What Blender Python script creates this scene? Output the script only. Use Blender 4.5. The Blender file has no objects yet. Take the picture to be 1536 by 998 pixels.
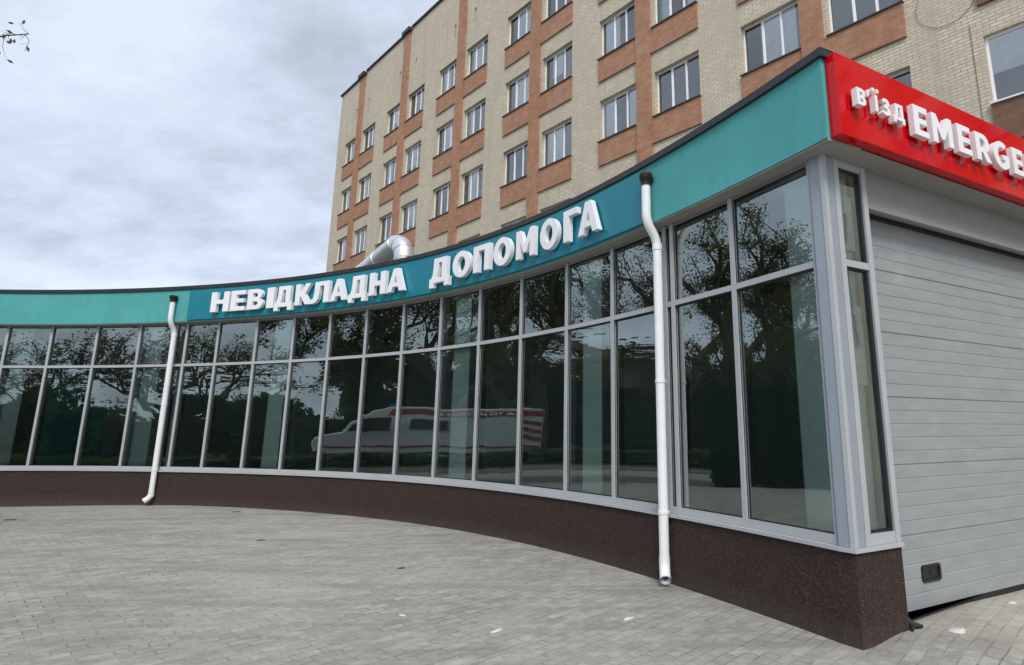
import bpy, bmesh, math, random
from mathutils import Vector, Matrix
import numpy as np
R = math.radians
random.seed(7)
scene = bpy.context.scene
COL = scene.collection

# ------------------------------------------------------------------ helpers
class MB:
    def __init__(s): s.v=[]; s.f=[]; s.sm=[]
    def add(s, vs, fs, smooth=False):
        b=len(s.v); s.v.extend([tuple(p) for p in vs])
        for f in fs: s.f.append(tuple(i+b for i in f)); s.sm.append(smooth)
    def quad(s,a,b,c,d): s.add([a,b,c,d],[(0,1,2,3)])
    def obox(s, o, ax, ay, az):
        """box from corner o with edge vectors ax, ay, az"""
        o=Vector(o); ax=Vector(ax); ay=Vector(ay); az=Vector(az)
        p=[o,o+ax,o+ax+ay,o+ay]; p+= [q+az for q in p]
        fs=[(0,3,2,1),(4,5,6,7),(0,1,5,4),(1,2,6,5),(2,3,7,6),(3,0,4,7)]
        if ax.cross(ay).dot(az)<0: fs=[tuple(reversed(f)) for f in fs]
        s.add(p,fs)
    def box(s,x0,x1,y0,y1,z0,z1): s.obox((x0,y0,z0),(x1-x0,0,0),(0,y1-y0,0),(0,0,z1-z0))
    def tube(s, pts, rad, n=16, cap=True, hollow=False):
        pts=[Vector(p) for p in pts]
        if not isinstance(rad,(list,tuple)): rad=[rad]*len(pts)
        T=[]
        for i in range(len(pts)):
            a=pts[max(i-1,0)]; b=pts[min(i+1,len(pts)-1)]; T.append((b-a).normalized())
        ref=Vector((0,0,1)) if abs(T[0].z)<.9 else Vector((1,0,0))
        N=T[0].cross(ref).normalized(); rings=[]
        vs=[]
        for i,p in enumerate(pts):
            N=(N-T[i]*N.dot(T[i])).normalized(); B=T[i].cross(N)
            for k in range(n):
                a=2*math.pi*k/n; vs.append(p+(N*math.cos(a)+B*math.sin(a))*rad[i])
        fs=[]
        for i in range(len(pts)-1):
            for k in range(n):
                fs.append((i*n+k,i*n+(k+1)%n,(i+1)*n+(k+1)%n,(i+1)*n+k))
        s.add(vs,fs,True)
        if cap:
            m=len(pts)-1
            s.add(vs[:n],[tuple(reversed(range(n)))]); s.add(vs[m*n:],[tuple(range(n))])
    def build(s,name,mat=None,parent=None,loc=None,bevel=0):
        me=bpy.data.meshes.new(name); me.from_pydata(s.v,[],s.f)
        me.polygons.foreach_set('use_smooth',s.sm)
        me.update()
        if mat: me.materials.append(mat)
        o=bpy.data.objects.new(name,me); COL.objects.link(o)
        if parent: o.parent=parent
        if loc: o.location=loc
        if bevel:
            b=o.modifiers.new('bevel','BEVEL'); b.width=bevel; b.segments=2; b.limit_method='ANGLE'
        return o
def tag(o,label=None,cat=None,group=None,kind=None):
    if label: o['label']=label
    if cat: o['category']=cat
    if group: o['group']=group
    if kind: o['kind']=kind
    return o
def empty(name,loc=(0,0,0),rz=0):
    o=bpy.data.objects.new(name,None); COL.objects.link(o); o.location=loc; o.rotation_euler=(0,0,rz); o.empty_display_size=.2
    return o
def copy_tree(o,parent=None):
    c=o.copy(); COL.objects.link(c)
    if parent: c.parent=parent
    for ch in list(o.children): copy_tree(ch,c)
    return c

# ------------------------------------------------------------------ materials
class NT:
    def __init__(s,name):
        s.m=bpy.data.materials.new(name); s.m.use_nodes=True; s.t=s.m.node_tree; s.t.nodes.clear()
        s.out=s.n('ShaderNodeOutputMaterial')
    def n(s,typ,**kw):
        nd=s.t.nodes.new(typ)
        for k,v in kw.items():
            if k.startswith('i_'):
                key=k[2:].replace('_',' '); nd.inputs[int(key) if key.isdigit() else key].default_value=v
            else: setattr(nd,k,v)
        return nd
    def l(s,a,b): s.t.links.new(a,b)
    def surf(s,sock): s.l(sock,s.out.inputs['Surface'])
def ramp(nt,fac,stops,interp='LINEAR'):
    r=nt.n('ShaderNodeValToRGB'); r.color_ramp.interpolation=interp
    el=r.color_ramp.elements
    while len(el)<len(stops): el.new(0.5)
    for e,(p,c) in zip(el,stops): e.position=p; e.color=(c[0],c[1],c[2],1) if not isinstance(c,(int,float)) else (c,c,c,1)
    nt.l(fac,r.inputs['Fac']); return r.outputs['Color']
def mixc(nt,fac,a,b,blend='MIX'):
    m=nt.n('ShaderNodeMix',data_type='RGBA',blend_type=blend)
    for sock,val in ((m.inputs[0],fac),(m.inputs[6],a),(m.inputs[7],b)):
        if hasattr(val,'links'): nt.l(val,sock)
        elif isinstance(val,(int,float)): sock.default_value=val
        else: sock.default_value=(val[0],val[1],val[2],1)
    return m.outputs[2]
def noise(nt,vec,scale,detail=4,rough=.55,out='Fac'):
    n=nt.n('ShaderNodeTexNoise'); n.inputs['Scale'].default_value=scale; n.inputs['Detail'].default_value=detail; n.inputs['Roughness'].default_value=rough
    if vec is not None: nt.l(vec,n.inputs['Vector'])
    return n.outputs[out]
def mapping(nt,vec,rot=(0,0,0),scale=(1,1,1),loc=(0,0,0)):
    m=nt.n('ShaderNodeMapping'); m.inputs['Rotation'].default_value=rot; m.inputs['Scale'].default_value=scale; m.inputs['Location'].default_value=loc
    nt.l(vec,m.inputs['Vector']); return m.outputs['Vector']
def bump(nt,h,strength=.3,dist=.01):
    b=nt.n('ShaderNodeBump'); b.inputs['Strength'].default_value=strength; b.inputs['Distance'].default_value=dist
    nt.l(h,b.inputs['Height']); return b.outputs['Normal']
def principled(nt,col=(.5,.5,.5),rough=.6,metal=0,spec=.5,normal=None,coat=0):
    p=nt.n('ShaderNodeBsdfPrincipled')
    if hasattr(col,'links'): nt.l(col,p.inputs['Base Color'])
    else: p.inputs['Base Color'].default_value=(*col,1)
    if hasattr(rough,'links'): nt.l(rough,p.inputs['Roughness'])
    else: p.inputs['Roughness'].default_value=rough
    p.inputs['Metallic'].default_value=metal
    p.inputs['Specular IOR Level'].default_value=spec
    if coat: p.inputs['Coat Weight'].default_value=coat; p.inputs['Coat Roughness'].default_value=.03
    if normal is not None: nt.l(normal,p.inputs['Normal'])
    return p.outputs[0]
def objco(nt): return nt.n('ShaderNodeTexCoord').outputs['Object']
def worldco(nt): return nt.n('ShaderNodeNewGeometry').outputs['Position']

def mat_plain(name,col,rough=.5,metal=0,spec=.5,var=.12,scale=3,bscale=0,bstr=.15,coat=0):
    nt=NT(name); co=worldco(nt)
    f=noise(nt,co,scale,5)
    c=mixc(nt,ramp(nt,f,[(.3,0),(.7,1)]),tuple(x*(1-var) for x in col),tuple(min(1,x*(1+var)) for x in col))
    nrm=bump(nt,noise(nt,co,bscale,3),bstr,.004) if bscale else None
    nt.surf(principled(nt,c,rough,metal,spec,nrm,coat)); return nt.m

M={}
def mk_stucco(name,col):
    nt=NT(name); co=worldco(nt)
    big=ramp(nt,noise(nt,co,.9,5,.6),[(.3,0),(.72,1)])
    c=mixc(nt,big,tuple(x*.88 for x in col),tuple(x*1.1 for x in col))
    str_=noise(nt,mapping(nt,co,scale=(3,3,.5)),2.2,5,.6)
    c=mixc(nt,ramp(nt,str_,[(.48,0),(.75,.5)]),c,tuple(x*.78 for x in col))
    g=noise(nt,co,160,2,.6)
    c=mixc(nt,ramp(nt,g,[(.35,.22),(.6,0)]),c,tuple(x*.5 for x in col))
    nt.surf(principled(nt,c,.85,0,.3,bump(nt,g,.45,.006))); return nt.m
M['stucco']=mk_stucco('teal_stucco',(.092,.385,.378))
M['board']=mat_plain('sign_board_teal',(.003,.185,.25),.38,var=.05,scale=1.5)
M['coping']=mat_plain('coping_black',(.020,.021,.024),.5,var=.2,scale=4)
M['soffit']=mat_plain('soffit_grey',(.30,.285,.265),.8,var=.08,scale=2,bscale=60)
M['alu']=mat_plain('frame_aluminium',(.41,.43,.44),.38,0,.5,var=.05,scale=2)
M['alu_dark']=mat_plain('post_aluminium',(.27,.31,.35),.35,0,.5,var=.05,scale=2)
M['gasket']=mat_plain('gasket_black',(.012,.012,.013),.6)
M['white_pvc']=mat_plain('white_pvc',(.80,.80,.80),.35,var=.03,scale=5)
M['letter']=mat_plain('letter_white',(.83,.83,.85),.35,var=.03,scale=8)
M['brown_pvc']=mat_plain('brown_outlet',(.03,.022,.02),.5)
M['mint']=mat_plain('mint_paint',(.80,.95,.91),.7,var=.04,scale=1)
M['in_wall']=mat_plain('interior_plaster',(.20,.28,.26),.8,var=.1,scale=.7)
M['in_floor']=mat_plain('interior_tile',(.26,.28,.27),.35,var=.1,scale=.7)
M['roofing']=mat_plain('roofing_felt',(.10,.10,.10),.85,var=.2,scale=2)
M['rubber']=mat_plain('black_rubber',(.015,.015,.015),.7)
M['plastic_black']=mat_plain('black_plastic',(.012,.012,.013),.35)
M['white_frame']=mat_plain('white_window_frame',(.86,.86,.85),.4,var=.05,scale=3)
M['flashing']=mat_plain('sill_flashing',(.07,.06,.055),.5,var=.3,scale=4)
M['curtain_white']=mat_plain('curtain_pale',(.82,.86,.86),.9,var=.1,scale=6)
M['curtain_green']=mat_plain('curtain_green',(.18,.42,.27),.9,var=.15,scale=6)
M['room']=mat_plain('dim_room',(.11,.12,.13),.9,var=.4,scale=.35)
M['scrap']=mat_plain('scrap_white',(.58,.575,.53),.8,var=.1,scale=40)
M['leaf_dry']=mat_plain('dry_leaf',(.05,.035,.025),.8,var=.3,scale=30)
M['concrete']=mat_plain('kerb_concrete',(.36,.36,.34),.85,var=.15,scale=3,bscale=80)
M['strip']=mat_plain('strip_concrete',(.33,.32,.275),.85,var=.3,scale=5,bscale=60,bstr=.4)
M['asphalt']=mat_plain('asphalt',(.055,.055,.055),.85,var=.2,scale=2,bscale=90)
M['grass']=mat_plain('verge_grass',(.06,.075,.025),.95,var=.5,scale=3,bscale=40,bstr=.6)
M['bark']=mat_plain('bark',(.105,.085,.065),.95,var=.35,scale=6,bscale=30,bstr=.6)
M['van_white']=mat_plain('van_white_paint',(.52,.54,.535),.3,var=.03,coat=.4)
M['van_red']=mat_plain('van_red_band',(.26,.025,.025),.35,var=.05)
M['van_glass']=mat_plain('van_glass',(.012,.014,.016),.08,spec=.8)
M['tyre']=mat_plain('tyre',(.02,.02,.02),.85)
M['rim']=mat_plain('rim_grey',(.45,.45,.46),.35,.6)
M['lamp_blue']=mat_plain('beacon_blue',(.03,.09,.5),.2)
M['lamp_clear']=mat_plain('headlight_clear',(.6,.62,.64),.12)
M['pale_render']=mat_plain('pale_render',(.52,.50,.46),.85,var=.1,scale=.6)

def mk_leaf(name,c1,c2,c3):
    nt=NT(name); co=worldco(nt)
    f=noise(nt,co,1.1,3); c=mixc(nt,ramp(nt,f,[(.35,0),(.65,1)]),c1,c2)
    rnd=noise(nt,co,9,2); c=mixc(nt,ramp(nt,rnd,[(.55,0),(.7,1)]),c,c3)
    d=nt.n('ShaderNodeBsdfDiffuse'); t=nt.n('ShaderNodeBsdfTranslucent'); mx=nt.n('ShaderNodeMixShader',i_0=.3)
    nt.l(c,d.inputs[0]); nt.l(c,t.inputs[0]); nt.l(d.outputs[0],mx.inputs[1]); nt.l(t.outputs[0],mx.inputs[2]); nt.surf(mx.outputs[0]); return nt.m
M['leaf']=mk_leaf('tree_leaf',(.095,.105,.028),(.14,.13,.035),(.17,.12,.04))
M['evergreen']=mk_leaf('evergreen_leaf',(.018,.032,.012),(.03,.05,.018),(.04,.05,.02))
M['hedge']=mk_leaf('hedge_leaf',(.07,.10,.03),(.12,.14,.045),(.14,.12,.05))

# glass
def mk_glass(name,tint,ior,wav,scale,lo=0.0,gcol=(.93,.96,.97)):
    nt=NT(name); co=worldco(nt)
    nrm=bump(nt,noise(nt,mapping(nt,co,scale=(1,1,1)),scale,1.5,.4),wav,.05)
    g=nt.n('ShaderNodeBsdfGlossy'); g.inputs['Roughness'].default_value=0.0; g.inputs['Color'].default_value=(*gcol,1); nt.l(nrm,g.inputs['Normal'])
    t=nt.n('ShaderNodeBsdfTransparent'); t.inputs['Color'].default_value=(*tint,1)
    fr=nt.n('ShaderNodeFresnel'); fr.inputs['IOR'].default_value=ior
    add=nt.n('ShaderNodeMath',operation='ADD',use_clamp=True); nt.l(fr.outputs[0],add.inputs[0]); add.inputs[1].default_value=lo
    mx=nt.n('ShaderNodeMixShader'); nt.l(add.outputs[0],mx.inputs[0]); nt.l(t.outputs[0],mx.inputs[1]); nt.l(g.outputs[0],mx.inputs[2])
    nt.surf(mx.outputs[0]); return nt.m
M['glass']=mk_glass('tinted_glazing',(.93,.99,.975),2.05,.05,1.3,.14,(.86,.97,.94))
M['win_glass']=mk_glass('window_glass',(.93,.95,.96),1.8,.03,2.0,.11)

# plinth: mosaic plaster
nt=NT('brown_mosaic_plaster'); co=worldco(nt)
v=nt.n('ShaderNodeTexVoronoi'); v.inputs['Scale'].default_value=130; nt.l(co,v.inputs['Vector'])
sep=nt.n('ShaderNodeSeparateColor'); nt.l(v.outputs['Color'],sep.inputs[0])
c=ramp(nt,sep.outputs[0],[(0,(.017,.010,.0085)),(.35,(.034,.020,.0165)),(.70,(.050,.029,.0235)),(.92,(.066,.041,.033)),(.99,(.11,.08,.065))])
c=mixc(nt,ramp(nt,noise(nt,co,2.3,4),[(.35,0),(.75,.35)]),c,(.030,.020,.016))
# dust splashed along the foot of the wall
sz=nt.n('ShaderNodeSeparateXYZ'); nt.l(co,sz.inputs[0])
foot=nt.n('ShaderNodeMapRange'); nt.l(sz.outputs['Z'],foot.inputs['Value']); foot.inputs['From Min'].default_value=.0; foot.inputs['From Max'].default_value=.22; foot.inputs['To Min'].default_value=.55; foot.inputs['To Max'].default_value=0
fm=nt.n('ShaderNodeMath',operation='MULTIPLY'); nt.l(foot.outputs[0],fm.inputs[0]); nt.l(noise(nt,co,7,5),fm.inputs[1])
c=mixc(nt,fm.outputs[0],c,(.11,.10,.085))
nt.surf(principled(nt,c,.75,0,.3,bump(nt,v.outputs['Distance'],.5,.006))); M['plinth']=nt.m

# brick for the tower block, in the building's own coordinates (x along facade, z up)
def mk_brick(name,c1,c2,mortar,vary,bl=.26,bh=.085,mort=.012,stain=.35,scol=(.2,.18,.15)):
    nt=NT(name); co=objco(nt)
    s=nt.n('ShaderNodeSeparateXYZ'); nt.l(co,s.inputs[0])
    ad=nt.n('ShaderNodeMath',operation='ADD'); nt.l(s.outputs[0],ad.inputs[0]); nt.l(s.outputs[1],ad.inputs[1])
    cb=nt.n('ShaderNodeCombineXYZ'); nt.l(ad.outputs[0],cb.inputs[0]); nt.l(s.outputs[2],cb.inputs[1])
    b=nt.n('ShaderNodeTexBrick'); nt.l(cb.outputs[0],b.inputs['Vector'])
    b.inputs['Scale'].default_value=1; b.inputs['Brick Width'].default_value=bl; b.inputs['Row Height'].default_value=bh
    b.inputs['Mortar Size'].default_value=mort; b.inputs['Mortar Smooth'].default_value=.2; b.inputs['Bias'].default_value=0
    b.inputs['Color1'].default_value=(*c1,1); b.inputs['Color2'].default_value=(*c2,1); b.inputs['Mortar'].default_value=(*mortar,1)
    c=mixc(nt,ramp(nt,noise(nt,co,.55,6,.65),[(.35,0),(.7,vary)]),b.outputs['Color'],scol)
    c=mixc(nt,ramp(nt,noise(nt,mapping(nt,co,scale=(2.2,2.2,.22)),.8,6,.65),[(.5,0),(.72,stain)]),c,tuple(x*.8 for x in scol))
    c=mixc(nt,ramp(nt,noise(nt,co,2.6,7,.78),[(.38,.6),(.57,0)]),c,tuple(x*.6 for x in c1))
    nt.surf(principled(nt,c,.9,0,.25,bump(nt,b.outputs['Fac'],-.5,.01))); return nt.m
M['brick_cream']=mk_brick('cream_brick',(.74,.655,.50),(.58,.51,.39),(.32,.275,.21),.7,stain=.55,scol=(.47,.42,.335))
M['brick_orange']=mk_brick('orange_brick',(.47,.225,.125),(.32,.15,.085),(.36,.25,.185),.7,stain=.5,scol=(.42,.255,.175),mort=.009)
M['brick_brown']=mk_brick('brown_brick',(.25,.135,.085),(.19,.10,.065),(.16,.11,.08),.35,scol=(.20,.13,.09))

# paving
def mk_paving(name,rot):
    nt=NT(name); co=worldco(nt)
    pv=mapping(nt,co,rot=(0,0,-rot))
    wob=nt.n('ShaderNodeVectorMath',operation='MULTIPLY_ADD')
    nz=nt.n('ShaderNodeTexNoise'); nz.inputs['Scale'].default_value=2.5; nt.l(co,nz.inputs['Vector'])
    nt.l(nz.outputs['Color'],wob.inputs[0]); wob.inputs[1].default_value=(.03,.03,0); nt.l(pv,wob.inputs[2])
    b=nt.n('ShaderNodeTexBrick'); nt.l(wob.outputs[0],b.inputs['Vector'])
    b.inputs['Scale'].default_value=1; b.inputs['Brick Width'].default_value=.205; b.inputs['Row Height'].default_value=.105
    b.inputs['Mortar Size'].default_value=.0055; b.inputs['Mortar Smooth'].default_value=.35
    b.inputs['Color1'].default_value=(.405,.392,.352,1); b.inputs['Color2'].default_value=(.255,.246,.222,1); b.inputs['Mortar'].default_value=(.115,.11,.095,1)
    c=b.outputs['Color']
    c=mixc(nt,ramp(nt,noise(nt,mapping(nt,co,rot=(0,0,-rot),scale=(1,2,1)),4.2,6,.7),[(.40,.6),(.58,0)]),c,(.225,.215,.185))
    c=mixc(nt,ramp(nt,noise(nt,mapping(nt,co,loc=(7,3,0),rot=(0,0,-rot),scale=(1,2,1)),5.5,6,.7),[(.52,0),(.70,.55)]),c,(.47,.455,.40))
    # joints filled with pale sand / cement in places
    sand=ramp(nt,noise(nt,co,2.3,5,.65),[(.42,0),(.56,1)])
    mm=nt.n('ShaderNodeMath',operation='MULTIPLY'); nt.l(sand,mm.inputs[0]); nt.l(b.outputs['Fac'],mm.inputs[1])
    c=mixc(nt,mm.outputs[0],c,(.36,.345,.30))
    c=mixc(nt,ramp(nt,noise(nt,co,.38,6,.62),[(.38,.0),(.66,.65)]),c,(.42,.405,.368))
    c=mixc(nt,ramp(nt,noise(nt,mapping(nt,co,rot=(0,0,-rot),scale=(.5,2.2,1)),1.1,6,.7),[(.48,0),(.66,.65)]),c,(.20,.19,.165))
    c=mixc(nt,ramp(nt,noise(nt,co,19,5,.75),[(.32,.55),(.52,0)]),c,(.20,.195,.18))
    # cement spills and white drips
    sp=ramp(nt,noise(nt,co,2.1,7,.72),[(.66,0),(.74,.5)])
    c=mixc(nt,sp,c,(.52,.51,.46))
    # cement dust swept along the foot of the garage ramp
    dist=nt.n('ShaderNodeVectorMath',operation='DISTANCE'); nt.l(co,dist.inputs[0]); dist.inputs[1].default_value=(3.6,5.6,.05)
    dm=nt.n('ShaderNodeMapRange'); nt.l(dist.outputs['Value'],dm.inputs['Value']); dm.inputs['From Min'].default_value=.3; dm.inputs['From Max'].default_value=1.5; dm.inputs['To Min'].default_value=.75; dm.inputs['To Max'].default_value=0
    d2=nt.n('ShaderNodeMath',operation='MULTIPLY'); nt.l(dm.outputs[0],d2.inputs[0]); nt.l(ramp(nt,noise(nt,co,3.3,6,.7),[(.3,0),(.65,1)]),d2.inputs[1])
    c=mixc(nt,d2.outputs[0],c,(.50,.475,.40))
    # damp greenish streak below the downpipe mouth
    ds=nt.n('ShaderNodeVectorMath',operation='DISTANCE'); nt.l(mapping(nt,co,rot=(0,0,-R(50)),scale=(1,2.6,1)),ds.inputs[0])
    q=Matrix.Rotation(-R(50),3,'Z')@Vector((.45,6.1,0)); ds.inputs[1].default_value=(q.x,q.y*2.6,.03)
    dn=nt.n('ShaderNodeMapRange'); nt.l(ds.outputs['Value'],dn.inputs['Value']); dn.inputs['From Min'].default_value=.1; dn.inputs['From Max'].default_value=.62; dn.inputs['To Min'].default_value=.6; dn.inputs['To Max'].default_value=0
    c=mixc(nt,dn.outputs[0],c,(.20,.20,.135))
    h=nt.n('ShaderNodeMath',operation='MULTIPLY_ADD'); nt.l(noise(nt,co,40,4,.6),h.inputs[0]); h.inputs[1].default_value=.4
    inv=nt.n('ShaderNodeMath',operation='SUBTRACT'); inv.inputs[0].default_value=1; nt.l(b.outputs['Fac'],inv.inputs[1]); nt.l(inv.outputs[0],h.inputs[2])
    nt.surf(principled(nt,c,.82,0,.35,bump(nt,h.outputs[0],.8,.010))); return nt.m
M['paving']=mk_paving('concrete_pavers',R(47))

# garage door steel: grey, faint wood-grain embossing and finger smears
nt=NT('garage_door_grey'); co=worldco(nt)
f=noise(nt,mapping(nt,co,scale=(1,1,5)),2.5,6,.65)
c=mixc(nt,ramp(nt,f,[(.35,0),(.7,1)]),(.27,.288,.293),(.318,.337,.342))
c=mixc(nt,ramp(nt,noise(nt,co,1.7,7,.7),[(.60,0),(.74,.45)]),c,(.43,.445,.44))
nt.surf(principled(nt,c,.45,0,.5,bump(nt,noise(nt,mapping(nt,co,scale=(1,1,14)),22,3),.12,.002))); M['door']=nt.m
M['header']=mat_plain('header_grey',(.27,.272,.268),.5,var=.06,scale=1.5)
# red acrylic
M['red']=mat_plain('red_acrylic',(.56,.001,.005),.08,spec=.32,var=.03,scale=1)
# duct metal
nt=NT('galvanised_duct'); co=worldco(nt)
c=mixc(nt,noise(nt,co,7,5),(.62,.63,.64),(.82,.83,.84)); nt.surf(principled(nt,c,.38,.75,.5,bump(nt,noise(nt,co,14,3),.25,.02))); M['duct']=nt.m

# ------------------------------------------------------------------ plan of the curved pavilion
A0=R(-25); CA,SA=math.cos(A0),math.sin(A0)
CF=[4.9247, -3.82331, -0.85276, 0.21421, 0.09609, 0.01197]
def cpoly(s): 
    t=s/5; return sum(c*t**i for i,c in enumerate(CF))
def ctan(s):
    t=s/5; return sum(i*c*t**(i-1) for i,c in enumerate(CF) if i)/5
SL=-18.4                     # left of this the wall runs straight on
def curve(s,off=0):
    """point of the plan curve; off>0 = towards the forecourt"""
    if s<SL:
        m=ctan(SL); n=math.sqrt(1+m*m); ds=(s-SL); x=SL+ds; y=cpoly(SL)+m*ds
    else:
        m=ctan(s); n=math.sqrt(1+m*m); x=s; y=cpoly(s)
    x+=off*m/n; y-=off/n
    return Vector((x*CA-y*SA, x*SA+y*CA, 0))
def cnormal(s): return (curve(s,1)-curve(s,0)).normalized()
DTH=0.52338; FTH=-0.78760; FD=14.2801
D=Vector((math.cos(DTH),math.sin(DTH),0)); DN=Vector((-math.sin(DTH),math.cos(DTH),0))   # along the garage front; into the building
P0=Vector((1.955,4.749,0))
def gp(along,depth,z=0): return P0+D*along+DN*depth+Vector((0,0,z))
def s_at_depth(off,depth):
    """curve parameter where the offset curve meets the plane parallel to the garage front"""
    lo,hi=-3.0,1.5
    for _ in range(60):
        m=(lo+hi)/2
        if (curve(m,off)-P0).dot(DN)>depth: lo=m
        else: hi=m
    return (lo+hi)/2
SEND=-21.5
def srange(a,b,step=.12):
    n=max(2,int(abs(b-a)/step)); return [a+(b-a)*i/n for i in range(n+1)]
def strip(mb,ss,o0,o1,z0,z1,extra=None):
    """solid band following the curve between offsets o0<o1 and heights z0<z1; extra = list of (inner,outer) points going on"""
    inn=[curve(s,o0) for s in ss]; out=[curve(s,o1) for s in ss]
    if extra:
        for a,b in extra: inn.append(a); out.append(b)
    n=len(inn); vs=[]
    for a,b in zip(inn,out):
        vs+= [(a.x,a.y,z0),(b.x,b.y,z0),(b.x,b.y,z1),(a.x,a.y,z1)]
    fs=[]
    for i in range(n-1):
        k=i*4; q=k+4
        fs+= [(k+1,q+1,q+2,k+2),(q,k,k+3,q+3),(k+3,k+2,q+2,q+3),(k+1,k,q,q+1)]
    fs+=[(0,1,2,3),((n-1)*4+3,(n-1)*4+2,(n-1)*4+1,(n-1)*4)]
    mb.add(vs,fs)

HS,HT,HF=.72,2.96,3.905
# ground height
def sstep(a,b,x):
    t=min(1,max(0,(x-a)/(b-a))); return t*t*(3-2*t)
def gz(x,y):
    p=Vector((x,y,0)); al=(p-P0).dot(D); de=(p-P0).dot(DN)
    z=.03-.10*sstep(-7.5,-13.5,x) if x<-7.5 else .03
    z=.03-.10*sstep(7.5,13.5,-x)
    z+=(.05*(1-.3*sstep(.9,2.6,al))*sstep(.05,.5,al)*sstep(-1.0,-.05,de))
    return z

# ------------------------------------------------------------------ setting
xs=[-150,-90,-60,-45,-36,-30,-26,-22]+[-20+.25*i for i in range(0,84)]+[1+.08*i for i in range(0,63)]+[6+.25*i for i in range(0,25)]+[14,17,21,28,40,60,90,150]
ys=[-150,-90,-60,-40,-28,-20,-14,-10,-7,-5]+[-4+.25*i for i in range(0,32)]+[4+.08*i for i in range(0,50)]+[8+.25*i for i in range(0,33)]+[17.5,20,24,30,40,60,90,150]
mb=MB(); nx=len(xs)
mb.add([(x,y,gz(x,y)) for y in ys for x in xs],[(j*nx+i,j*nx+i+1,(j+1)*nx+i+1,(j+1)*nx+i) for j in range(len(ys)-1) for i in range(nx-1)],True)
tag(mb.build('paved_ground',M['paving']),kind='structure')
mb=MB(); mb.box(-19.5,-16.55,-40,60,-.2,.04); tag(mb.build('near_verge_ground',M['grass']),kind='structure')
mb=MB(); mb.box(-28,-19.68,-40,60,-.3,-.06); tag(mb.build('road',M['asphalt']),kind='structure')
mb=MB(); mb.box(-140,-28.15,-100,100,-.3,.06); tag(mb.build('far_verge_ground',M['grass']),kind='structure')
mb=MB()
for k in range(100): mb.box(-16.55,-16.40,-40+k,-40+k+.99,-.2,.055)
for k in range(100):
    mb.box(-19.68,-19.5,-40+k,-40+k+.99,-.3,.045); mb.box(-28.15,-28.0,-40+k,-40+k+.99,-.3,.065)
tag(mb.build('road_kerb',M['concrete']),kind='structure')
# flush kerb strip set in the forecourt paving
mb=MB(); a=Vector((-.755,4.70,0)); d=Vector((.862,1.035,0)).normalized(); nrm=Vector((-d.y,d.x,0))
for k in range(-8,1):
    p=a+d*(k*1.0+.33-.0); q=p+d*.985; w=nrm*.05
    z=lambda v:gz(v.x,v.y)+.006
    pts=[p-w,q-w,q+w,p+w]
    mb.add([(v.x,v.y,z(v)) for v in pts]+[(v.x,v.y,z(v)-.05) for v in pts],[(0,1,2,3),(0,4,5,1),(1,5,6,2),(2,6,7,3),(3,7,4,0)])
tag(mb.build('flush_kerb_strip',M['strip']),kind='structure')

# ------------------------------------------------------------------ pavilion
pav=empty('curved_pavilion',(P0.x-6,P0.y+4,0))
PO=Vector(pav.location)
tag(pav,'long curved single storey pavilion with teal fascia, glass front and brown plinth','building')
def pbuild(mb,name,mat,parent=pav,**k):
    o=mb.build(name,mat,None,**k); o.parent=parent; o.matrix_parent_inverse=Matrix.Translation(-PO); return o
def sub(mb,name,mat,parent,**k):
    o=mb.build(name,mat,None,**k); o.parent=parent; return o

s_pl=s_at_depth(.0,0.0)
ss=srange(SEND,s_pl)
# plinth: curve then short return to the garage jamb
mb=MB(); strip(mb,ss[:-1],-.30,0.0,-.25,HS-.03,extra=[(gp(.26,.27),gp(0,0)),(gp(.555,.27),gp(.555,0))])
pbuild(mb,'plinth',M['plinth'])
# sill
s_si=s_at_depth(.03,-.03); ss2=srange(SEND,s_si)
mb=MB(); strip(mb,ss2[:-1],-.10,.03,HS-.03,HS,extra=[(gp(.1,.1),gp(-.03,-.03)),(gp(.555,.1),gp(.555,-.03))])
pbuild(mb,'window_sill',M['alu'])
# fascia
FO=.15
s_fa=s_at_depth(FO,-.2); ss3=srange(SEND,s_fa)
fend=curve(s_fa,FO)
mb=MB(); strip(mb,ss3,-.10,FO,HF,4.625,extra=[(gp(10.5,.05),gp(10.5,-.2))]); pbuild(mb,'fascia',M['stucco'])
s_co=s_at_depth(FO+.035,-.235)
mb=MB(); strip(mb,srange(SEND,s_co),-.14,FO+.035,4.625,4.70,extra=[(gp(10.5,.06),gp(10.5,-.235))])
pbuild(mb,'roof_coping',M['coping'])
# soffit lining (a little below the fascia's lower edge it is set 4 mm up)
mb=MB(); strip(mb,ss3,-.26,FO-.012,HF-.018,HF-.001); mb.obox(gp(-.125,-.2035,HF-.0205),D*10.5,DN*.435,(0,0,.0165))
pbuild(mb,'soffit',M['soffit'])
# roof deck
ut=Vector((math.cos(FTH),math.sin(FTH),0)); fn=Vector((-math.sin(FTH),math.cos(FTH),0))
mb=MB(); ri=[curve(s,-.1) for s in ss3]+[gp(.2,.05),gp(8.8,.05)]
ro=[p+fn*(FD-.02-p.dot(fn)) for p in ri]
vs=[(p.x,p.y,4.58) for p in ri]+[(p.x,p.y,4.58) for p in ro]; n=len(ri)
mb.add(vs,[(i,i+1,n+i+1,n+i) for i in range(n-1)]); pbuild(mb,'roof',M['roofing'])
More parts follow.
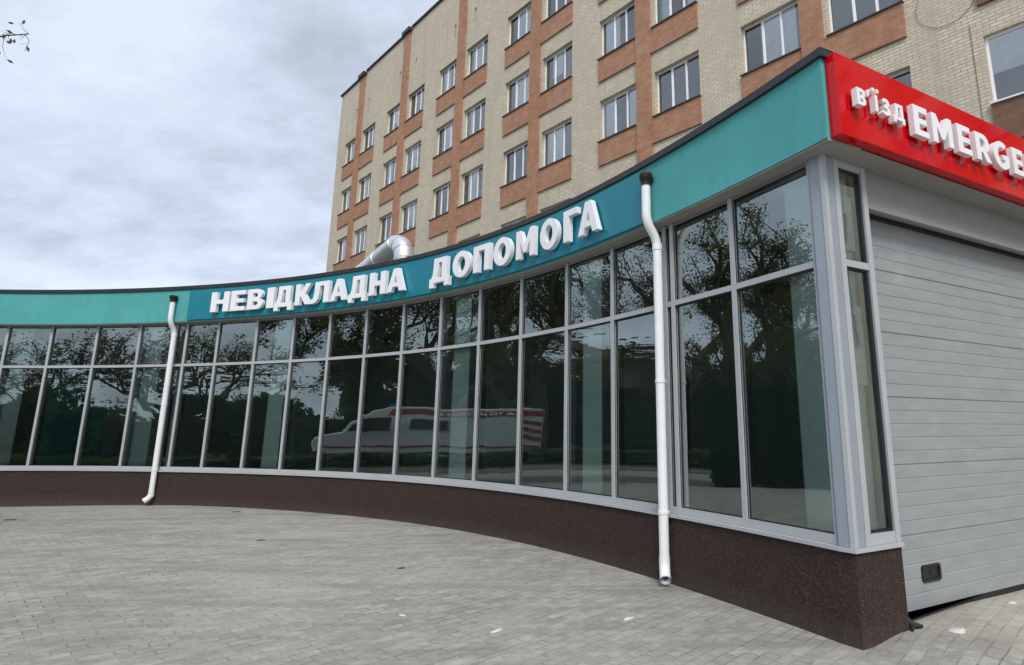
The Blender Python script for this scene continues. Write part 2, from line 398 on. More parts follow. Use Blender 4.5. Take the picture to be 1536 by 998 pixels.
# ceiling and interior
def keep_in(p,d=.34):
    de=(p-P0).dot(DN); return p+DN*(d-de) if de<d else p
ri=[keep_in(curve(s,-.12),.02) for s in ss]; ro=[keep_in(curve(s,-3.6)) for s in ss]
ri2=ri+[gp(.14,.30),gp(.15,.31)]; ro2=ro+[gp(4.9,.35),gp(5.0,4.4)]
n=len(ri2)
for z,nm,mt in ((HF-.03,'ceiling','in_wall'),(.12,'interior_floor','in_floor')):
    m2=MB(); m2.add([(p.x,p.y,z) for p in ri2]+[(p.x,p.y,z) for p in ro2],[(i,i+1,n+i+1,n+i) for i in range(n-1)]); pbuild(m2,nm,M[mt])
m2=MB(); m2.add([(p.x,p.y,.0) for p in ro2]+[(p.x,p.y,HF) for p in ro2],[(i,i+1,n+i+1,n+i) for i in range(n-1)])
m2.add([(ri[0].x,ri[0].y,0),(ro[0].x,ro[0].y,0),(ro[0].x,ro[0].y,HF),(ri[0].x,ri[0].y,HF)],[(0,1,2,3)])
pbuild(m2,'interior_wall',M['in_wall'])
# end walls
m2=MB(); a=curve(SEND,-.05); b=a+fn*(FD-.02-a.dot(fn)); e=(b-a).normalized(); nn=Vector((-e.y,e.x,0))*.25
m2.obox((a.x,a.y,-.1),(b-a),nn,(0,0,4.55)); pbuild(m2,'end_wall',M['stucco'])

# glazing bays
GO=-.045                      # glass line behind the plinth face
S_M=[-21.2,-20.15,-19.0,-17.845,-16.96,-15.96,-14.95,-14.045,-13.775,-12.95,-11.92,-10.905,-9.895,-8.88,-7.855,-6.84,-5.83,-4.82,-3.82,-2.94,-2.075,-1.965,-1.185,-0.335]
MW=.056
def bar(mb,p,q,z0,z1,w,d0,d1):
    """horizontal bar from p to q (plan), between depths (out) d0..d1 measured outward"""
    e=(q-p); t=e.normalized(); nrm=Vector((t.y,-t.x,0))
    mb.obox(p+nrm*d0+Vector((0,0,z0)),e,nrm*(d1-d0),(0,0,z1-z0))
rnd=random.Random(3)
for i in range(len(S_M)-1):
    a=curve(S_M[i],GO); b=curve(S_M[i+1],GO); e=(b-a); L=e.length; t=e.normalized(); nrm=Vector((t.y,-t.x,0))
    mb=MB(); last=(i==len(S_M)-2); narrow=L<.35
    # left mullion (deep box inside, cap outside)
    mb.obox(a-t*MW/2-nrm*.14+Vector((0,0,HS+.002)),t*MW,nrm*.165,(0,0,HF-.02-HS-.004))
    if last: mb.obox(b-t*MW*1.2-nrm*.14+Vector((0,0,HS+.002)),t*MW*1.2,nrm*.165,(0,0,HF-.02-HS-.004))
    a2=a+t*(MW/2+.001); b2=b-t*((MW*1.2 if last else MW/2)+.001)
    bar(mb,a2,b2,HT-.030,HT+.026,0,-.10,.022)
    bar(mb,a2,b2,HS+.002,HS+.074,0,-.10,.022)
    bar(mb,a2,b2,HF-.050,HF-.022,0,-.10,-.012)
    fr=pbuild(mb,'window',M['alu'])
    for z0,z1 in ((HS+.074,HT-.030),(HT+.026,HF-.050)):
        g=MB(); tl=rnd.uniform(-.0012,.0012); tv=rnd.uniform(-.002,.002); w=(b2-a2).length; NS=10
        sa_,sb_=S_M[i],S_M[i+1]
        e0=(MW/2+.001)/L; e1=1-((MW*1.2 if last else MW/2)+.001)/L
        row=[]
        for q in range(NS+1):
            f_=q/NS; s_=sa_+(sb_-sa_)*(e0+(e1-e0)*f_); p_=curve(s_,GO-.012+tl*(2*f_-1)); pf_=a2+(b2-a2)*f_+nrm*(-.012+tl*(2*f_-1)); bow=0.0 if (z0>2 or i>=20) else 1.0; row.append(pf_+(p_-pf_)*bow)
        vv=[(p_.x-nrm.x*tv,p_.y-nrm.y*tv,z0+.001) for p_ in row]+[(p_.x+nrm.x*tv,p_.y+nrm.y*tv,z1-.001) for p_ in row]
        g.add(vv,[(q,q+1,NS+2+q,NS+1+q) for q in range(NS)],True)
        sub(g,'pane',M['glass'],fr)
        # black gasket round the pane
        k=MB()
        for (u0,u1,v0,v1) in ((0,w,z0,z0+.007),(0,w,z1-.016,z1),(0,.007,z0+.007,z1-.016),(w-.007,w,z0+.007,z1-.016)):
            k.obox(a2+t*(u0+.0005)+nrm*(.000)+Vector((0,0,v0+.0005)),t*(u1-u0-.001),nrm*.008,(0,0,v1-v0-.001))
        sub(k,'gasket',M['gasket'],fr)
# corner post
mb=MB(); HP=HF-.02-HS-.004
e0=curve(-.335,GO); 
mb.obox(gp(.0,.0,HS+.002)+DN*.0,D*.13,DN*.16,(0,0,HP))
tl=(curve(-.335,0)-gp(0,0)).normalized()
mb2=MB()
mb.obox(gp(0,0,HS+.002)+tl*.002,tl*.125,Vector((-tl.y,tl.x,0))*-.16 if Vector((-tl.y,tl.x,0)).dot(DN)<0 else Vector((-tl.y,tl.x,0))*.16,(0,0,HP))
pbuild(mb,'corner_post',M['alu_dark'])
mb=MB(); mb.obox(gp(-.006,-.006,HS+.002),D*.045,DN*.03,(0,0,HP)); mb.obox(gp(-.006,-.006,HS+.002)+tl*.006-DN*.0,tl*.03,Vector((tl.y,-tl.x,0))*.012,(0,0,HP)); pbuild(mb,'corner_trim',M['alu'])
# narrow side window on the garage front
mb=MB(); W0,W1=.135,.565
for u0,u1 in ((W0,W0+.062),(W1-.062,W1)): mb.obox(gp(u0,.0,HS+.002),D*(u1-u0),DN*.13,(0,0,HP))
for z0,z1 in ((HS+.002,HS+.085),(HT-.030,HT+.03),(HF-.085,HF-.022)): mb.obox(gp(W0+.063,.005,z0),D*(W1-W0-.126),DN*.1,(0,0,z1-z0))
fr=pbuild(mb,'window',M['alu'])
for z0,z1 in ((HS+.085,HT-.030),(HT+.026,HF-.085)):
    g=MB(); p=gp(W0+.063,.04); q=gp(W1-.063,.04)
    g.add([(p.x,p.y,z0),(q.x,q.y,z0),(q.x,q.y,z1),(p.x,p.y,z1)],[(0,1,2,3)]); sub(g,'pane',M['glass'],fr)
    k=MB()
    w=W1-W0-.126
    for (u0,u1,v0,v1) in ((0,w,z0,z0+.018),(0,w,z1-.018,z1),(0,.018,z0+.018,z1-.018),(w-.03,w,z0+.018,z1-.018)):
        k.obox(gp(W0+.063+u0+.0005,.02,v0+.0005),D*(u1-u0-.001),DN*.012,(0,0,v1-v0-.001))
    sub(k,'gasket',M['gasket'],fr)
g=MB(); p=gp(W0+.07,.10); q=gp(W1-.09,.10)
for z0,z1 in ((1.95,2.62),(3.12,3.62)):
    g=MB(); g.add([(p.x,p.y,z0),(q.x,q.y,z0),(q.x,q.y,z1),(p.x,p.y,z1)],[(0,1,2,3)]); sub(g,'reflection_sheet',M['curtain_white'],fr)  # pale sheets behind the panes imitate the bright reflection of a building
# garage header, jambs, door
G1=4.75; DD=.20; DZ=3.545
mb=MB(); mb.obox(gp(W1+.003,.03,DZ),D*(G1-W1),DN*.16,(0,0,HF-.023-DZ)); mb.obox(gp(W1+.003,.015,DZ-.03),D*(G1-W1),DN*.05,(0,0,.05)); pbuild(mb,'door_header',M['header'])
mb=MB(); mb.obox(gp(G1+.004,.0,-.05),D*4.2,DN*.25,(0,0,HF+.03)); pbuild(mb,'side_wall',M['pale_render'])
mb=MB(); mb.obox(gp(W1-.03,.14,-.05),D*.035,DN*.12,(0,0,DZ+.2)); pbuild(mb,'door_jamb',M['alu'])
# ribbed door: profile in (depth,z) run along the front
prof=[]; z=.12; ztop=DZ+.06; k=0
PITCH=.1165
while z<ztop:
    major=(k%5==0)
    gd=.009 if major else .004; gw=.009 if major else .007
    if k>0: prof+= [(DD,z-gw),(DD+gd,z-gw*.4),(DD+gd,z+gw*.4),(DD,z+gw)]
    else: prof+= [(DD,z)]
    z+=PITCH; k+=1
prof+=[(DD,ztop)]
a0,a1=W1+.006,G1
vs=[gp(a0,d,zz) for d,zz in prof]+[gp(a1,d,zz) for d,zz in prof]; n=len(prof)
mb=MB(); mb.add(vs,[(i,n+i,n+i+1,i+1) for i in range(n-1)])
mb.obox(gp(a0,DD+.012,.12),D*(a1-a0),DN*.03,(0,0,ztop-.12))
door=pbuild(mb,'garage_door',M['door'])
mb=MB(); mb.obox(gp(a0,DD-.05,DZ-.035),D*(a1-a0),DN*.03,(0,0,.075)); sub(mb,'header_shade_strip',M['rubber'],door)  # black strip put in for the dark shade band under the header
mb=MB(); mb.obox(gp(a0,DD+.006,.05),D*(a1-a0),DN*.03,(0,0,.069)); sub(mb,'bottom_seal',M['rubber'],door)
mb=MB()
def rrect(u0,u1,v0,v1,r,n=5):
    pts=[]
    for cx,cy,a in ((u1-r,v0+r,-90),(u1-r,v1-r,0),(u0+r,v1-r,90),(u0+r,v0+r,180)):
        for i in range(n+1):
            t=R(a+90*i/n); pts.append((cx+r*math.cos(t),cy+r*math.sin(t)))
    return pts
o_=rrect(1.085,1.355,.315,.452,.028); i_=rrect(1.112,1.328,.338,.430,.02); n=len(o_)
v=[gp(u,DD-.014,z) for u,z in o_]+[gp(u,DD+.0,z) for u,z in o_]+[gp(u,DD-.014,z) for u,z in i_]+[gp(u,DD-.004,z) for u,z in i_]
f=[]
for i in range(n):
    j=(i+1)%n; f+= [(n+i,n+j,j,i),(i,j,2*n+j,2*n+i),(2*n+i,2*n+j,3*n+j,3*n+i)]
f.append(tuple(range(3*n,4*n)))
mb.add(v,f); mb.obox(gp(1.205,DD-.009,.368),D*.03,DN*.006,(0,0,.03)); sub(mb,'door_handle',M['plastic_black'],door)
# interior mint columns (real columns just behind the glass)
for sc,w in ((-19.6,.42),(-17.75,.42),(-14.82,.44),(-11.48,.42),(-6.55,.42),(-3.60,.40),(-2.24,.15)):
    c0=curve(sc+.09,-.21); t=(curve(sc+.01)-curve(sc)).normalized(); nr=Vector((-t.y,t.x,0))
    mb=MB(); mb.obox(c0-t*w/2+Vector((0,0,.1)),t*w,nr*w,(0,0,HF-.14)); pbuild(mb,'interior_column',M['mint'])
a_=curve(-.74,-.21); b_=curve(-.37,-.21); mb=MB(); mb.obox(a_+Vector((0,0,.1)),b_-a_,D*.30,(0,0,HF-.14)); pbuild(mb,'interior_column',M['mint'])

# ------------------------------------------------------------------ letters
def arcp(cx,cy,rx,ry,a0,a1,n=12): return [(cx+rx*math.cos(R(a0+(a1-a0)*i/n)),cy+ry*math.sin(R(a0+(a1-a0)*i/n))) for i in range(n+1)]
w=.235
GL={
'Н':(.76,[[(0,0),(w,0),(w,.40),(.525,.40),(.525,0),(.76,0),(.76,1),(.525,1),(.525,.60),(w,.60),(w,1),(0,1)]]),
'Е':(.64,[[(0,0),(.64,0),(.64,.20),(w,.20),(w,.405),(.58,.405),(.58,.595),(w,.595),(w,.80),(.63,.80),(.63,1),(0,1)]]),
'В':(.72,[[(0,0),(.42,0)]+arcp(.42,.275,.30,.275,-90,65,12)+arcp(.40,.745,.27,.255,-35,90,12)+[(0,1)],
      [(w,.19),(.40,.19)]+arcp(.40,.29,.09,.10,-90,90,6)+[(w,.39)],[(w,.60),(.39,.60)]+arcp(.39,.705,.08,.105,-90,90,6)+[(w,.81)]]),
'І':(.24,[[(0,0),(.24,0),(.24,1),(0,1)]]),
'Д':(.90,[[(0,-.18),(.20,-.18),(.20,0),(.70,0),(.70,-.18),(.90,-.18),(.90,.19),(.80,.19),(.80,1),(.19,1),(.175,.6),(.15,.36),(.08,.19),(0,.19)],
      [(.33,.19),(.57,.19),(.57,.81),(.41,.81),(.40,.55),(.37,.33)]]),
'К':(.80,[[(0,0),(w,0),(w,.38),(.30,.38),(.53,0),(.80,0),(.50,.51),(.77,1),(.51,1),(.30,.62),(w,.62),(w,1),(0,1)]]),
'Л':(.78,[[(0,-.01),(.10,-.01),(.22,.04),(.31,.18),(.35,.42),(.37,.80),(.545,.80),(.545,0),(.78,0),(.78,1),(.15,1),(.135,.50),(.11,.28),(.06,.20),(0,.19)]]),
'А':(.90,[[(0,0),(.245,0),(.305,.20),(.595,.20),(.655,0),(.90,0),(.575,1),(.325,1)],[(.36,.38),(.54,.38),(.45,.70)]]),
'О':(.90,[arcp(.45,.5,.45,.52,0,360,32)[:-1],arcp(.45,.5,.205,.30,0,360,24)[:-1]]),
'П':(.76,[[(0,0),(w,0),(w,.80),(.525,.80),(.525,0),(.76,0),(.76,1),(0,1)]]),
'М':(.98,[[(0,0),(.225,0),(.225,.58),(.42,.18),(.56,.18),(.755,.58),(.755,0),(.98,0),(.98,1),(.755,1),(.49,.47),(.225,1),(0,1)]]),
'Г':(.60,[[(0,0),(w,0),(w,.80),(.60,.80),(.60,1),(0,1)]]),
}
GL['E']=GL['Е']; GL['M']=GL['М']
GL['R']=(.76,[[(0,0),(w,0),(w,.31),(.33,.31),(.50,0),(.76,0),(.56,.36)]+arcp(.40,.66,.33,.34,-55,90,14)+[(0,1)],[(w,.50),(.38,.50)]+arcp(.38,.655,.11,.155,-90,90,8)+[(w,.81)]])
GL['G']=(.86,[arcp(.46,.5,.46,.52,52,360-38,26)+[(.84,.54),(.50,.54),(.50,.37),(.62,.37),(.62,.27)]+arcp(.46,.5,.225,.31,312,52,20)])
GL['C']=(.80,[arcp(.46,.5,.46,.52,48,312,26)+arcp(.46,.5,.225,.31,312,48,20)])
GL['N']=(.80,[[(0,0),(.23,0),(.23,.58),(.56,0),(.80,0),(.80,1),(.57,1),(.57,.42),(.24,1),(0,1)]])
GL['Y']=(.82,[[(.29,0),(.53,0),(.53,.40),(.82,1),(.57,1),(.41,.62),(.25,1),(0,1),(.29,.40)]])
GL["'"]=(.2,[[(.02,.72),(.12,.72),(.2,1.1),(.0,1.1)]])
GL['ї']=(.44,[[(.12,0),(.34,0),(.34,.98),(.12,.98)],[(-.03,1.16),(.15,1.16),(.15,1.38),(-.03,1.38)],[(.31,1.16),(.49,1.16),(.49,1.38),(.31,1.38)]])
GL['в']=GL['В']; GL['д']=GL['Д']
GL['з']=(.64,[[(0,.10)]+arcp(.30,.275,.34,.29,-140,62,14)+arcp(.30,.745,.30,.27,-30,140,14)+[(.02,.90),(.10,.74)]+arcp(.28,.72,.10,.09,130,-90,8)+[(.18,.63),(.18,.44),(.28,.44)]+arcp(.29,.30,.12,.12,90,-130,8)+[(.08,.27)]])
def glyph_mesh(ch,h,wd,depth,name,mat,frame,zoff):
    """frame: function (x along, z, out) -> world point"""
    adv,cs=GL[ch]
    cu=bpy.data.curves.new('tmp','CURVE'); cu.dimensions='2D'; cu.fill_mode='BOTH'; cu.extrude=.5
    for c in cs:
        sp=cu.splines.new('POLY'); sp.points.add(len(c)-1); sp.use_cyclic_u=True
        for p,(x,y) in zip(sp.points,c): p.co=(x,y,0,1)
    ob=bpy.data.objects.new('tmp',cu); COL.objects.link(ob)
    dg=bpy.context.evaluated_depsgraph_get(); me=bpy.data.meshes.new_from_object(ob.evaluated_get(dg))
    bpy.data.objects.remove(ob); bpy.data.curves.remove(cu)
    for v in me.vertices:
        x,y,zz=v.co; v.co=frame(x/adv*wd,zoff+y*h,(zz+.5)*depth)
    bm=bmesh.new(); bm.from_mesh(me); bmesh.ops.remove_doubles(bm,verts=bm.verts,dist=1e-5); bmesh.ops.recalc_face_normals(bm,faces=bm.faces)
    bm.to_mesh(me); bm.free()
    me.materials.clear(); me.materials.append(mat); me.name=name; me.polygons.foreach_set('use_smooth',[False]*len(me.polygons)); me.update()
    return me

# arc-length along the curve for placing the sign and letters
AR=[(-24.0,0.0)]
_s=-24.0
_prev=None
NA=5400
ARS=[];acc=0
def _rawc(s):
    y=cpoly(s); return Vector((s*CA-y*SA,s*SA+y*CA,0))
for i in range(NA+1):
    s=-24+27*i/NA; p=_rawc(s)
    if _prev is not None: acc+=(p-_prev).length
    ARS.append((s,acc)); _prev=p
def s_of_arc(a):
    lo,hi=0,NA
    while hi-lo>1:
        m=(lo+hi)//2
        if ARS[m][1]<a: lo=m
        else: hi=m
    t=(a-ARS[lo][1])/(ARS[hi][1]-ARS[lo][1]); return ARS[lo][0]+t*(ARS[hi][0]-ARS[lo][0])
BO=FO+.045
mb=MB(); strip(mb,srange(-13.61,-2.165,.1),FO+.002,BO,3.925,4.575)
tsign=empty('sign_board',tuple(curve(-8,FO))[:2]+(3.925,))
o=mb.build('board',M['board']); o.parent=tsign; o.matrix_parent_inverse=Matrix.Translation(-Vector(tsign.location))
tag(tsign,'long dark teal sign board with white raised Ukrainian letters on the curved fascia','sign')
LP=[('Н',316,344),('Е',346,368),('В',371,395),('І',400,411),('Д',412,439),('К',443,467),('Л',467,494.5),('А',496,520.5),('Д',523.5,550),('Н',554,579),('А',581,607),
    ('Д',645,674),('О',679,706),('П',710,735),('О',740,767),('М',774,802),('О',810,837),('Г',845,866),('А',867,898)]
LS=[(-12.92, -12.415), (-12.385, -11.98), (-11.93, -11.485), (-11.395, -11.19), (-11.175, -10.665), (-10.595, -10.14), (-10.145, -9.62), (-9.6, -9.13), (-9.08, -8.57), (-8.5, -8.025), (-7.995, -7.5), (-6.805, -6.27), (-6.19, -5.71), (-5.645, -5.215), (-5.135, -4.69), (-4.58, -4.145), (-4.025, -3.63), (-3.52, -3.235), (-3.22, -2.82)]
for (ch,_,_),(sa,sb) in zip(LP,LS):
    p=curve(sa,BO+.002); q=curve(sb,BO+.002); t=(q-p).normalized(); nr=Vector((t.y,-t.x,0)); wd=(q-p).length*.95
    fr=lambda x,z,o_,p=p,t=t,nr=nr: p+t*(x+.012)+nr*(o_+.025)+Vector((0,0,z))
    me=glyph_mesh(ch,.435,wd,.075,'letter',M['letter'],fr,4.045)
    ob=bpy.data.objects.new('letter',me); COL.objects.link(ob); ob.parent=tsign; ob.matrix_parent_inverse=Matrix.Translation(-Vector(tsign.location))
# red sign box over the garage
tred=empty('sign_box',gp(0,-.25,3.907)); MI=Matrix.Translation(-Vector(tred.location))
tag(tred,'glossy red sign box with white raised letters above the grey garage door','sign')
mb=MB(); mb.obox(gp(-.135,-.305,3.907),D*9.5,DN*.101,(0,0,.733)); o=mb.build('box',M['red'],bevel=.006); o.parent=tred; o.matrix_parent_inverse=MI
RL=[('в',-.005,.105,.15,4.165),("'",.13,.16,.15,4.165),('ї',.205,.275,.15,4.165),('з',.315,.425,.15,4.165),('д',.465,.62,.15,4.165)]
RL+=[('E',.755,.965,.285,4.10),('M',1.03,1.345,.285,4.10),('E',1.43,1.65,.285,4.10),('R',1.735,1.985,.285,4.10),('G',2.05,2.34,.285,4.10),('E',2.41,2.62,.285,4.10),('N',2.70,2.96,.285,4.10),('C',3.03,3.29,.285,4.10),('Y',3.33,3.60,.285,4.10)]
for ch,a,b,h,z0 in RL:
    fr=lambda x,z,o_,a=a: gp(a+x,-.335-o_,z)
    me=glyph_mesh(ch,h,b-a,.052,'letter',M['letter'],fr,z0)
    ob=bpy.data.objects.new('letter',me); COL.objects.link(ob); ob.parent=tred; ob.matrix_parent_inverse=MI

# ------------------------------------------------------------------ downpipes
def downpipe(s0,label,aim):
    n0=cnormal(s0); up=Vector((0,0,1)); r=.052
    F=curve(s0,FO+.085); Wl=curve(s0,.085)
    root=empty('downpipe',(Wl.x,Wl.y,0)); mi=Matrix.Translation(-Vector(root.location))
    tag(root,label,'downpipe','white downpipes on the pavilion')
    def prt(mb,name,mat,parent=root):
        o=mb.build(name,mat); o.parent=parent
        if parent is root: o.matrix_parent_inverse=mi
        return o
    def bend(a,b,c,k=8,rr=.10):
        a,b,c=Vector(a),Vector(b),Vector(c); u=(a-b).normalized(); v=(c-b).normalized()
        p=b+u*rr; q=b+v*rr; return [(1-t)**2*p+2*t*(1-t)*b+t*t*q for t in [i/k for i in range(k+1)]]
    z3=Vector((0,0,1))
    p0=F+z3*4.36; p1=F+z3*3.90; p2=Wl+z3*3.70; p3=Wl+z3*.20; p4=Wl+Vector(aim).normalized()*.11+z3*.105
    mb=MB(); mb.tube([p0]+bend(p0,p1,p2)+bend(p1,p2,p3)+[p3+z3*.05],r); prt(mb,'pipe',M['white_pvc'])
    mb=MB(); e=bend(p3+z3*.3,p3-z3*.02,p4,8,.09)
    mb.tube([p3+z3*.12]+e+[p4],r+.004,cap=False)
    mb.tube([p4]+list(reversed(e)),r-.006,cap=False); 
    # rim of the open mouth
    dirv=(p4-e[-1]).normalized(); 
    mb.tube([p4-dirv*.012,p4+dirv*.0005],r+.009,cap=False); prt(mb,'outlet_elbow',M['white_pvc'])
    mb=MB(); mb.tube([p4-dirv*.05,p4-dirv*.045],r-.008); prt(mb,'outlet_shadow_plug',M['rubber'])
    mb=MB(); mb.tube([p0-z3*.03,p0+z3*.045,p0+z3*.047,p0+z3*.115,p0+z3*.117],[r+.007,r+.007,.074,.076,.076]); prt(mb,'outlet_collar',M['brown_pvc'])
    mb=MB(); q=curve(s0,FO-.02)+z3*4.42; mb.tube([q,F+z3*4.42],.045); prt(mb,'roof_spout',M['brown_pvc'])
    for zc in (3.60,2.10,.74):
        mb=MB(); c=Wl+z3*zc; mb.tube([c-z3*.016,c+z3*.016],r+.007,n=18); q=curve(s0,.0)+z3*zc; mb.tube([q,c],.008,n=8); prt(mb,'pipe_clamp',M['white_pvc'])
    mb=MB()
    for zc in (3.62,.22): c=Wl+z3*zc; mb.tube([c-z3*.035,c+z3*.035],r+.005,n=18)
    prt(mb,'pipe_joint',M['white_pvc'])
downpipe(-2.065,'white plastic downpipe near the corner, its mouth open over the paving',(-.06,-1,0))
downpipe(-13.985,'white plastic downpipe at the left end of the teal sign board',(-.9,-.6,0))

# ------------------------------------------------------------------ brick hospital block
bl=empty('brick_hospital_block'); bl.location=tuple(fn*FD); bl.rotation_euler=(0,0,FTH)
tag(bl,'tall cream brick hospital block with orange brick pilasters and panels','building')
U0=-38.75; U1=16.0; ZB=-.2
PIL=[-35.3+5.87*k for k in range(9)]
SILL=[18.27-3.3*k for k in range(5)]; HWN=1.62
wins=[]
for k,p in enumerate(PIL):
    for side,(a,b) in (('L',(p-2.15,p-.33)),('R',(p+.42,p+2.22))):
        if b>U1-.5: continue
        for r,z in enumerate(SILL): wins.append((a,b,z,z+HWN,k,side,r))
slots=[]
for p in PIL:
    for u in (p-.85,p+.95): slots.append((u,u+.16,21.15,21.95))
PARA=[(U0,PIL[0]+.3,23.93),(PIL[0]+.3,PIL[1]+.3,24.08),(PIL[1]+.3,PIL[2]+.3,24.20)]+[(PIL[i]+.3,PIL[i+1]+.3,24.25+.03*(i-2)) for i in range(2,8)]+[(PIL[8]+.3,U1,24.45)]
ZT=23.8
mb=MB()
holes=[(a,b,c,d) for a,b,c,d,*_ in wins]+slots
us=sorted(set([U0,U1]+[round(h[0],4) for h in holes]+[round(h[1],4) for h in holes])); zs=sorted(set([ZB,ZT]+[round(h[2],4) for h in holes]+[round(h[3],4) for h in holes]))
H=set()
for i in range(len(us)-1):
    um=(us[i]+us[i+1])/2
    hh=[h for h in holes if h[0]<um<h[1]]
    j=0
    while j<len(zs)-1:
        zm=(zs[j]+zs[j+1])/2
        if any(h[2]<zm<h[3] for h in hh): j+=1; continue
        j0=j
        while j<len(zs)-1 and not any(h[2]<(zs[j]+zs[j+1])/2<h[3] for h in hh): j+=1
        mb.quad((us[i],0,zs[j0]),(us[i+1],0,zs[j0]),(us[i+1],0,zs[j]),(us[i],0,zs[j]))
for a,b,c,d in holes:
    dp=.22 if d-c>1 else .4
    mb.quad((a,0,c),(a,dp,c),(a,dp,d),(a,0,d)); mb.quad((b,dp,c),(b,0,c),(b,0,d),(b,dp,d))
    mb.quad((a,0,d),(a,dp,d),(b,dp,d),(b,0,d)); mb.quad((a,dp,c),(a,0,c),(b,0,c),(b,dp,c))
    if d-c<1: mb.quad((a,dp,c),(b,dp,c),(b,dp,d),(a,dp,d))
mb.quad((U0,14,ZB),(U0,0,ZB),(U0,0,ZT),(U0,14,ZT)); mb.quad((U1,0,ZB),(U1,14,ZB),(U1,14,ZT),(U1,0,ZT)); mb.quad((U1,14,ZB),(U0,14,ZB),(U0,14,ZT),(U1,14,ZT))
for a,b,z in PARA: mb.box(a,b,.0,.4,ZT,z-.0)
mb.build('brick_wall',M['brick_cream'],bl)
mb=MB(); mb.quad((U0,.4,ZT-.3),(U1,.4,ZT-.3),(U1,14,ZT-.3),(U0,14,ZT-.3)); mb.build('roof',M['roofing'],bl)
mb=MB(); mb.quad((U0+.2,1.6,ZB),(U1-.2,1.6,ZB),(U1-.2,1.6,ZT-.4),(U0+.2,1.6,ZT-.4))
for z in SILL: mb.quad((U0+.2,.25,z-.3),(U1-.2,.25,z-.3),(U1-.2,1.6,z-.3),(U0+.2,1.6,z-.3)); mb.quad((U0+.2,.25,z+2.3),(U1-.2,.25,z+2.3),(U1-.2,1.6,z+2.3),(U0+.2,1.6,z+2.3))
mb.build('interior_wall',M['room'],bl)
for k,(a,b,z) in enumerate(PARA):
    mb=MB(); mb.box(a-(.10 if k==0 else -.002),b-.0,-.10,.46,z,z+.10); mb.build('parapet_coping',M['coping'],bl)
for k,p in enumerate(PIL):
    z=PARA[k][2]; mb=MB(); mb.box(p-.3,p+.3,-.12,-.0005,ZB,z-.12); pl=mb.build('pilaster',M['brick_orange'],bl)
    mb=MB(); mb.box(p-.42,p+.42,-.26,-.104,z-.12,z+.103); mb.build('pilaster_cap',M['coping'],pl)
    mb=MB(); mb.box(p-.02,p+.45,-.27,-.02,z+.105,z+.16); mb.build('cap_flashing',M['white_frame'],pl)
rw=random.Random(11)
def tri_frame(a,b,c,d):
    mb=MB(); y0,y1=.158,.20; e=.002
    mb.box(a+e,b-e,y0,y1,c+e,c+.055); mb.box(a+e,b-e,y0,y1,d-.05,d-e)
    W=b-a; xs=[a+e,a+.045],[a+W*.345-.026,a+W*.345+.026],[a+W*.665-.026,a+W*.665+.026],[b-.045,b-e]
    for x0,x1 in xs: mb.box(x0,x1,y0-.004,y1,c+.056,d-.051)
    # opening sash in the middle light
    x0,x1=a+W*.345+.027,a+W*.665-.027
    mb.box(x0,x1,y0+.006,y1,c+.057,c+.085); mb.box(x0,x1,y0+.006,y1,d-.08,d-.052); mb.box(x0,x0+.018,y0+.006,y1,c+.086,d-.081); mb.box(x1-.018,x1,y0+.006,y1,c+.086,d-.081)
    return mb
for a,b,c,d,k,side,r in wins:
    special=(k==6 and side=='L')
    if special:
        mb=MB(); e=.002; y0,y1=.10,.18
        mb.box(a+e,b-e,y0,y1,c+e,c+.07); mb.box(a+e,b-e,y0,y1,d-.06,d-e)
        for x0,x1 in ((a+e,a+.06),((a+b)/2-.10,(a+b)/2-.03),(b-.06,b-e)): mb.box(x0,x1,y0-.004,y1,c+.071,d-.061)
    else: mb=tri_frame(a,b,c,d)
    fr=mb.build('window',M['white_frame'],bl)
    py=.125 if special else .185
    mb=MB(); mb.quad((a+.01,py,c+.01),(b-.01,py,c+.01),(b-.01,py,d-.01),(a+.01,py,d-.01)); mb.build('pane',M['win_glass'],fr)
    mb=MB(); mb.box(a-.04,b+.04,-.115,.135,c-.035,c-.001); mb.build('sill',M['white_frame' if special else 'flashing'],fr)
    # curtains and blinds
    x=rw.random(); W=b-a
    if special:
        mb=MB(); mb.quad((a+.05,.14,c+.72),(b-.05,.14,c+.72),(b-.05,.14,d),(a+.05,.14,d)); mb.build('blind',M['curtain_white'],fr)
    elif k==4 and side=='R' and r==1:
        for x0,x1,m_ in ((a+.05,a+.22,'curtain_green'),(a+.24,a+.62,'curtain_white'),(b-.5,b-.05,'curtain_white')):
            mb=MB(); mb.quad((x0,.205,c),(x1,.205,c),(x1,.205,d),(x0,.205,d)); mb.build('curtain',M[m_],fr)
    elif k==4 and side=='L' and r==2:
        for x0,x1 in ((a+.05,a+.62),(b-.55,b-.05)):
            mb=MB(); mb.quad((x0,.205,c),(x1,.205,c),(x1,.205,d),(x0,.205,d)); mb.build('curtain',M['curtain_white'],fr)
    elif x<.72:
        x0=a+.05+rw.random()*W*.3; x1=x0+W*(.25+.4*rw.random()); z0=c if rw.random()<.6 else c+.5*rw.random()+.3
        mb=MB(); mb.quad((x0,.205,z0),(min(x1,b-.05),.205,z0),(min(x1,b-.05),.205,d),(x0,.205,d)); mb.build('curtain',M['curtain_white'],fr)
    # brick panel under the window
    mb=MB(); pa,pb=(a-.02,b-.032) if side=='L' else (a-.118,b+.02)
    if side=='L': pb=b+.028
    mb.box(pa,pb,-.065,-.0008,c-.94,c-.037); mb.build('spandrel_panel',M['brick_brown' if (special) else 'brick_orange'],bl)
